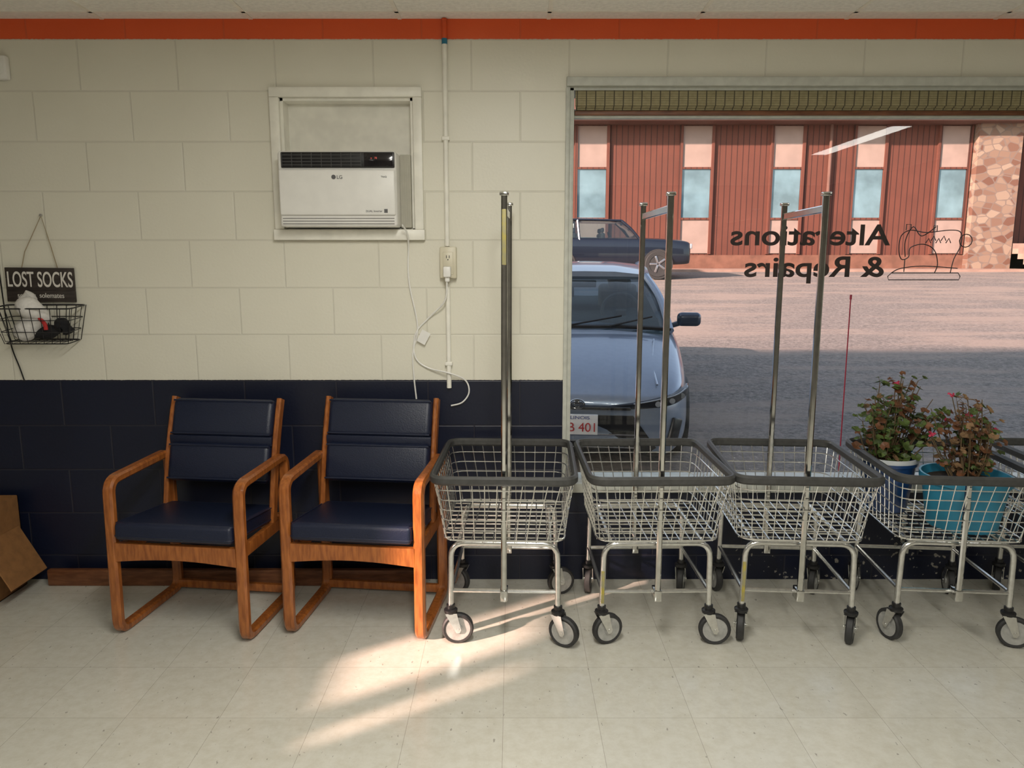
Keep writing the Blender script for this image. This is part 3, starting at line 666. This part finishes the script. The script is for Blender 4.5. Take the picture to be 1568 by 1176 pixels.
def loft(bm,secs,mi=0,close_ends=True):
    rows=[]
    for s_ in secs:
        half=[V(p) for p in s_]; full=half+[V((-p.x,p.y,p.z)) for p in reversed(half[:-1])] if abs(half[-1].x)<1e-6 else half+[V((-p.x,p.y,p.z)) for p in reversed(half)]
        rows.append([bm.verts.new(p) for p in full])
    for i in range(len(rows)-1):
        for k in range(len(rows[0])-1):
            f=bm.faces.new((rows[i][k],rows[i][k+1],rows[i+1][k+1],rows[i+1][k])); f.material_index=mi
    if close_ends:
        for R_ in (rows[0],rows[-1]): bm.faces.new(R_)
    return rows
def vehicle(name,loc,rot,st,gh,paint,wheels,wr,hwb):
    e=empty(name,loc,rot)
    bm=bmesh.new()
    secs=[]
    for (y,hw,zb,zt,cr) in st:
        secs.append([(hw*0.90,y,zb),(hw*0.98,y,zb+0.06),(hw,y,zb+(zt-zb)*0.35),(hw*0.985,y,zb+(zt-zb)*0.68),(hw*0.955,y,zt-0.05),(hw*0.86,y,zt),(hw*0.6,y,zt+cr*0.7),(hw*0.25,y,zt+cr),(0,y,zt+cr)])
    loft(bm,secs)
    o=finish(bm,'body',paint,e); md=o.modifiers.new('sub','SUBSURF'); md.levels=2; md.render_levels=2
    (wb,wt_,rt_,rb_)=gh
    bm=bmesh.new()
    secs=[]
    for t in range(7):
        u=t/6; y=wt_[0]+(rt_[0]-wt_[0])*u; z=wt_[1]+(rt_[1]-wt_[1])*u+0.03*math.sin(math.pi*u); hw=wt_[2]+(rt_[2]-wt_[2])*u
        secs.append([(hw+0.015,y,z-0.05),(hw,y,z-0.02),(hw*0.9,y,z),(hw*0.5,y,z+0.025),(0,y,z+0.03)])
    loft(bm,secs)
    def P(a,s_,dz=0): return V((s_*a[2],a[0],a[1]+dz))
    for s_ in (-1,1):
        for a,b2,rw in ((wb,wt_,0.035),(rb_,rt_,0.05)):
            pth=[P(a,s_,-0.04),P(a,s_).lerp(P(b2,s_,-0.02),0.5)+V((s_*0.02,0,0.02)),P(b2,s_,-0.02)]
            sweep(bm,smooth_path(pth,5),rw,8)
        ym=(wt_[0]+rt_[0])/2+0.1
        sweep(bm,[(s_*(wb[2]+0.03),ym,wb[1]-0.05),(s_*(wt_[2]+0.01),ym+0.05,wt_[1])],0.035,6)
        sweep(bm,smooth_path([P(wt_,s_,-0.015),V((s_*(wt_[2]+0.01),(wt_[0]+rt_[0])/2,wt_[1]+0.01)),P(rt_,s_,-0.015)],5),0.03,6)
    finish(bm,'roof_and_pillars',paint,e)
    bm=bmesh.new()
    secs=[]
    pr=[(wb[0],wb[1]-0.05,wb[2]),((wb[0]+wt_[0])/2,(wb[1]+wt_[1])/2+0.02,(wb[2]+wt_[2])/2+0.01),(wt_[0],wt_[1]-0.025,wt_[2]-0.01),(rt_[0],rt_[1]-0.025,rt_[2]-0.01),((rb_[0]+rt_[0])/2,(rb_[1]+rt_[1])/2+0.02,(rb_[2]+rt_[2])/2),(rb_[0],rb_[1]-0.05,rb_[2])]
    for (y,z,hw) in pr:
        zb_=wb[1]-0.08
        secs.append([(wb[2]+0.03 if z>zb_+0.1 else hw,y,zb_),(hw+0.005,y,z-0.02),(hw*0.9,y-0.03 if y<1.9 else y,z+0.0),(hw*0.5,y-0.07 if y<1.9 else y+0.02,z+0.01),(0,y-0.09 if y<1.9 else y+0.03,z+0.012)])
    loft(bm,secs); finish(bm,'windows',M_cglass,e,angle=30)
    bm=bmesh.new(); zd=wb[1]
    secs=[[(0.70,y,zd-0.1),(0.70,y,z),(0.35,y,z+0.01),(0,y,z+0.01)] for (y,z) in ((wb[0]+0.12,zd-0.03),(wb[0]+0.45,zd+0.005),(wb[0]+0.60,zd-0.01),(rb_[0]-0.2,zd-0.0))]
    loft(bm,secs)
    for sx in (-0.36,0.36):
        for yy in (wt_[0]+0.5,wt_[0]+1.3):
            box(bm,(sx-0.22,yy-0.06,zd-0.05),(sx+0.22,yy+0.06,zd+0.16),0.05,4); box(bm,(sx-0.12,yy-0.04,zd+0.17),(sx+0.12,yy+0.05,zd+0.30),0.04,4)
            sweep(bm,[(sx,yy,zd+0.1),(sx,yy,zd+0.2)],0.02,6)
    sweep(bm,[(0.36+0.18*math.cos(a/24*6.283),wb[0]+0.68+0.07*math.sin(a/24*6.283),zd+0.04+0.16*math.sin(a/24*6.283)) for a in range(24)],0.018,8,True)
    box(bm,(0.30,wb[0]+0.64,zd-0.02),(0.42,wb[0]+0.70,zd+0.06),0.02,3)
    box(bm,(-0.12,wt_[0]-0.10,wt_[1]-0.12),(0.12,wt_[0]-0.07,wt_[1]-0.05),0.012,3)
    finish(bm,'cabin_interior',M_cint,e)
    bt=bmesh.new(); bh=bmesh.new()
    for wy in wheels:
        for s_ in (-1,1):
            MW=Matrix.Translation((s_*(hwb-0.1),wy,wr))@Matrix.Rotation(math.pi/2,4,'Y')
            lathe(bt,[(wr*0.66,-0.1),(wr*0.93,-0.105),(wr,-0.07),(wr,0.07),(wr*0.93,0.105),(wr*0.66,0.1)],32,MW,closed=True)
            lathe(bt,[(wr*1.12,-0.09),(wr*1.12,0.06)],32,MW)
            lathe(bh,[(wr*0.66,-0.07),(wr*0.66,0.07)],32,MW)
            for k in range(5):
                box(bh,(-0.03,0.02,-0.11),(0.03,wr*0.64,0.11),0.01,2,0,MW@Matrix.Rotation(2*math.pi*k/5,4,'Z'))
    finish(bt,'tires',M_tire,e); finish(bh,'alloy_wheels',M_rimm,e)
    return e
slope=math.atan(0.0715)
sedan=vehicle('parked_sedan',(0.50,5.62,gz(5.62)-0.0),(slope,0,math.radians(-6.5)),
  [(0.0,0.50,0.30,0.56,0.01),(0.03,0.66,0.20,0.62,0.02),(0.12,0.79,0.17,0.685,0.03),(0.32,0.86,0.17,0.76,0.04),(0.7,0.895,0.19,0.84,0.06),(1.15,0.90,0.19,0.925,0.065),(1.5,0.90,0.19,0.95,0.05),(2.5,0.90,0.19,0.95,0.04),(3.5,0.90,0.2,0.98,0.03),(4.1,0.88,0.24,1.0,0.03),(4.45,0.80,0.28,0.92,0.02),(4.52,0.6,0.35,0.8,0.0)],
  ((1.18,1.0,0.78),(1.98,1.385,0.60),(3.0,1.41,0.58),(3.85,1.02,0.68)),M_paint,(0.86,3.56),0.32,0.9)
bm=bmesh.new(); bl2=bmesh.new()
for s_ in (-1,1):
    pth=smooth_path([(s_*0.24,-0.005,0.568),(s_*0.45,0.015,0.582),(s_*0.62,0.055,0.600),(s_*0.74,0.12,0.622),(s_*0.82,0.24,0.655),(s_*0.845,0.34,0.68)],5)
    rr=[0.35+0.65*min(1,k/10) if k<18 else max(0.3,1-(k-18)/10) for k in range(len(pth))]
    sweep(bm,pth,rr,prof=rectprof(0.075,0.05,0.012),ref=(0,0,1))
    for q in (9,13,17):
        p=pth[q]; lathe(bl2,[(0.001,-0.004),(0.020,-0.004),(0.022,0.006)],14,Matrix.Translation(p+V((s_*0.012,-0.030,0)))@Matrix.Rotation(math.pi/2,4,'X'))
    sweep(bl2,[p+V((s_*0.012,-0.022,0.034*r_)) for p,r_ in list(zip(pth,rr))[4:20]],0.005,6)
finish(bm,'headlamps',M_lampd,sedan); finish(bl2,'lamp_projectors',M_lamp,sedan)
bm=bmesh.new()
box(bm,(-0.40,-0.035,0.552),(0.40,0.02,0.578),0.008)
prof=[(-0.42,0.505),(0.42,0.505),(0.60,0.25),(0.52,0.20),(-0.52,0.20),(-0.60,0.25)]
va=[bm.verts.new((p[0],-0.03+0.14*abs(p[0])**2,p[1])) for p in prof]; vb=[bm.verts.new((p[0],0.10,p[1])) for p in prof]
bm.faces.new(va); bm.faces.new(vb[::-1])
for i in range(6): bm.faces.new((va[i],va[(i+1)%6],vb[(i+1)%6],vb[i]))
for s_ in (-1,1): box(bm,(-0.05,-0.02,-0.11),(0.05,0.02,0.11),0.015,2,0,Matrix.Translation((s_*0.735,0.09,0.36))@Matrix.Rotation(s_*math.radians(42),4,'Z')@Matrix.Rotation(s_*math.radians(16),4,'Y'))
finish(bm,'grille',M_black,sedan)
bm=bmesh.new()
for z in (0.26,0.31,0.36): box(bm,(-0.44,-0.038,z),(0.44,-0.02,z+0.008))
for (a,b2) in ((0.055,0.037),(0.02,0.034),(0.045,0.014)):
    sweep(bm,[(a*math.cos(t/20*6.283),-0.045,0.60+b2*math.sin(t/20*6.283)) for t in range(20)],0.005,6,True)
lathe(bm,[(0.02,0.0),(0.03,0.012),(0.03,0.05)],16,Matrix.Translation((0,0.012,0.60))@Matrix.Rotation(math.pi/2,4,'X'))
finish(bm,'badge_and_slats',M_chrome,sedan)
bm=bmesh.new(); box(bm,(-0.155,-0.075,0.37),(0.155,-0.05,0.525),0.004); finish(bm,'licence_plate',M_plate,sedan)
text('plate_text','CB 401',0.10,(-0.14,-0.077,0.395),(math.pi/2,0,0),M_ptext,sedan,width=0.27)
text('plate_state','ILLINOIS',0.035,(-0.09,-0.077,0.492),(math.pi/2,0,0),mat('plate_blue',(0.03,0.06,0.25),0.5,var=0.02),sedan,width=0.18)
bm=bmesh.new()
for s_ in (-1,1):
    box(bm,(-0.11,-0.05,-0.065),(0.11,0.05,0.065),0.045,5,0,Matrix.Translation((s_*0.99,1.62,1.0)))
    sweep(bm,[(s_*0.80,1.62,0.93),(s_*0.93,1.62,0.97)],0.025,8)
finish(bm,'door_mirrors',mat('mirror_dark_blue',(0.06,0.08,0.12),0.25,metal=0.3,coat=0.5,var=0.03),sedan)
bm=bmesh.new(); sweep(bm,[(-0.1,1.05,1.025),(0.35,1.19,1.09)],0.008,6); sweep(bm,[(0.25,1.05,1.02),(0.62,1.22,1.08)],0.008,6); sweep(bm,smooth_path([(-0.78,1.18,0.975),(-0.4,1.10,1.005),(0.0,1.06,1.01),(0.4,1.10,1.005),(0.78,1.18,0.975)],4),0.018,6)
finish(bm,'wipers',M_black,sedan)
bm=bmesh.new()
for s_ in (-1,1):
    sweep(bm,smooth_path([(s_*0.60,0.14,0.715),(s_*0.585,0.5,0.81),(s_*0.62,0.95,0.925)],5),0.008,6)
finish(bm,'hood_creases',M_paint,sedan)
suv=vehicle('parked_suv',(5.0,22.0,gz(22.0)),(0,0,math.radians(90)),
  [(0.0,0.70,0.45,0.92,0.01),(0.05,0.84,0.38,0.98,0.02),(0.3,0.88,0.36,1.03,0.03),(1.2,0.90,0.34,1.08,0.04),(2.0,0.90,0.34,1.08,0.03),(3.2,0.90,0.34,1.10,0.03),(4.2,0.90,0.36,1.10,0.02),(4.55,0.86,0.45,1.08,0.0),(4.6,0.8,0.5,1.0,0.0)],
  ((1.45,1.08,0.78),(1.95,1.58,0.66),(4.1,1.60,0.66),(4.5,1.10,0.78)),M_paint2,(0.95,3.65),0.37,0.92)
bm=bmesh.new()
for s_ in (-1,1): box(bm,(-0.12,-0.03,-0.07),(0.12,0.03,0.07),0.02,3,0,Matrix.Translation((s_*0.68,0.02,0.86)))
finish(bm,'headlamps',M_lamp,suv)
bm=bmesh.new(); sweep(bm,[(1.80,4.0,gz(4.0)-0.01),(1.795,4.0,1.27)],0.0035,6); lathe(bm,[(0.006,1.25),(0.006,1.275)],8,Matrix.Translation((1.795,4.0,0))); finish(bm,'driveway_marker_rod',mat('marker_red',(0.45,0.02,0.05),0.5,var=0.05))
# ------------------------------------------------------------------ light
d=V((0.843*math.cos(math.radians(22)),0.538*math.cos(math.radians(22)),-math.sin(math.radians(22))))
sl=bpy.data.lights.new('sun','SUN'); sl.energy=14.0; sl.angle=0.026; sl.color=(1.0,0.68,0.57)
so=bpy.data.objects.new('sun',sl); bpy.context.collection.objects.link(so); so.rotation_euler=d.to_track_quat('-Z','Y').to_euler(); so.location=(-8,-6,8)
w=bpy.data.worlds.new('World'); bpy.context.scene.world=w; w.use_nodes=True; nt=w.node_tree
bg=nt.nodes['Background']; sk=nt.nodes.new('ShaderNodeTexSky'); sk.sky_type='NISHITA'; sk.sun_disc=False; sk.sun_elevation=math.radians(22); sk.sun_rotation=math.radians(237)
hs=nt.nodes.new('ShaderNodeHueSaturation'); hs.inputs['Saturation'].default_value=0.6
nt.links.new(sk.outputs[0],hs.inputs['Color']); nt.links.new(hs.outputs[0],bg.inputs[0]); bg.inputs[1].default_value=0.34
sc=bpy.context.scene
sc.view_settings.view_transform='Standard'; sc.view_settings.look='None'; sc.view_settings.exposure=0.0
cam=bpy.data.cameras.new('camera'); cam.sensor_width=36; cam.sensor_fit='HORIZONTAL'; cam.lens=26.4; cam.clip_start=0.05; cam.clip_end=300
co=bpy.data.objects.new('camera',cam); bpy.context.collection.objects.link(co); co.location=(0,0,1.458); co.rotation_euler=(math.radians(90-9.4),0,0)
sc.camera=co
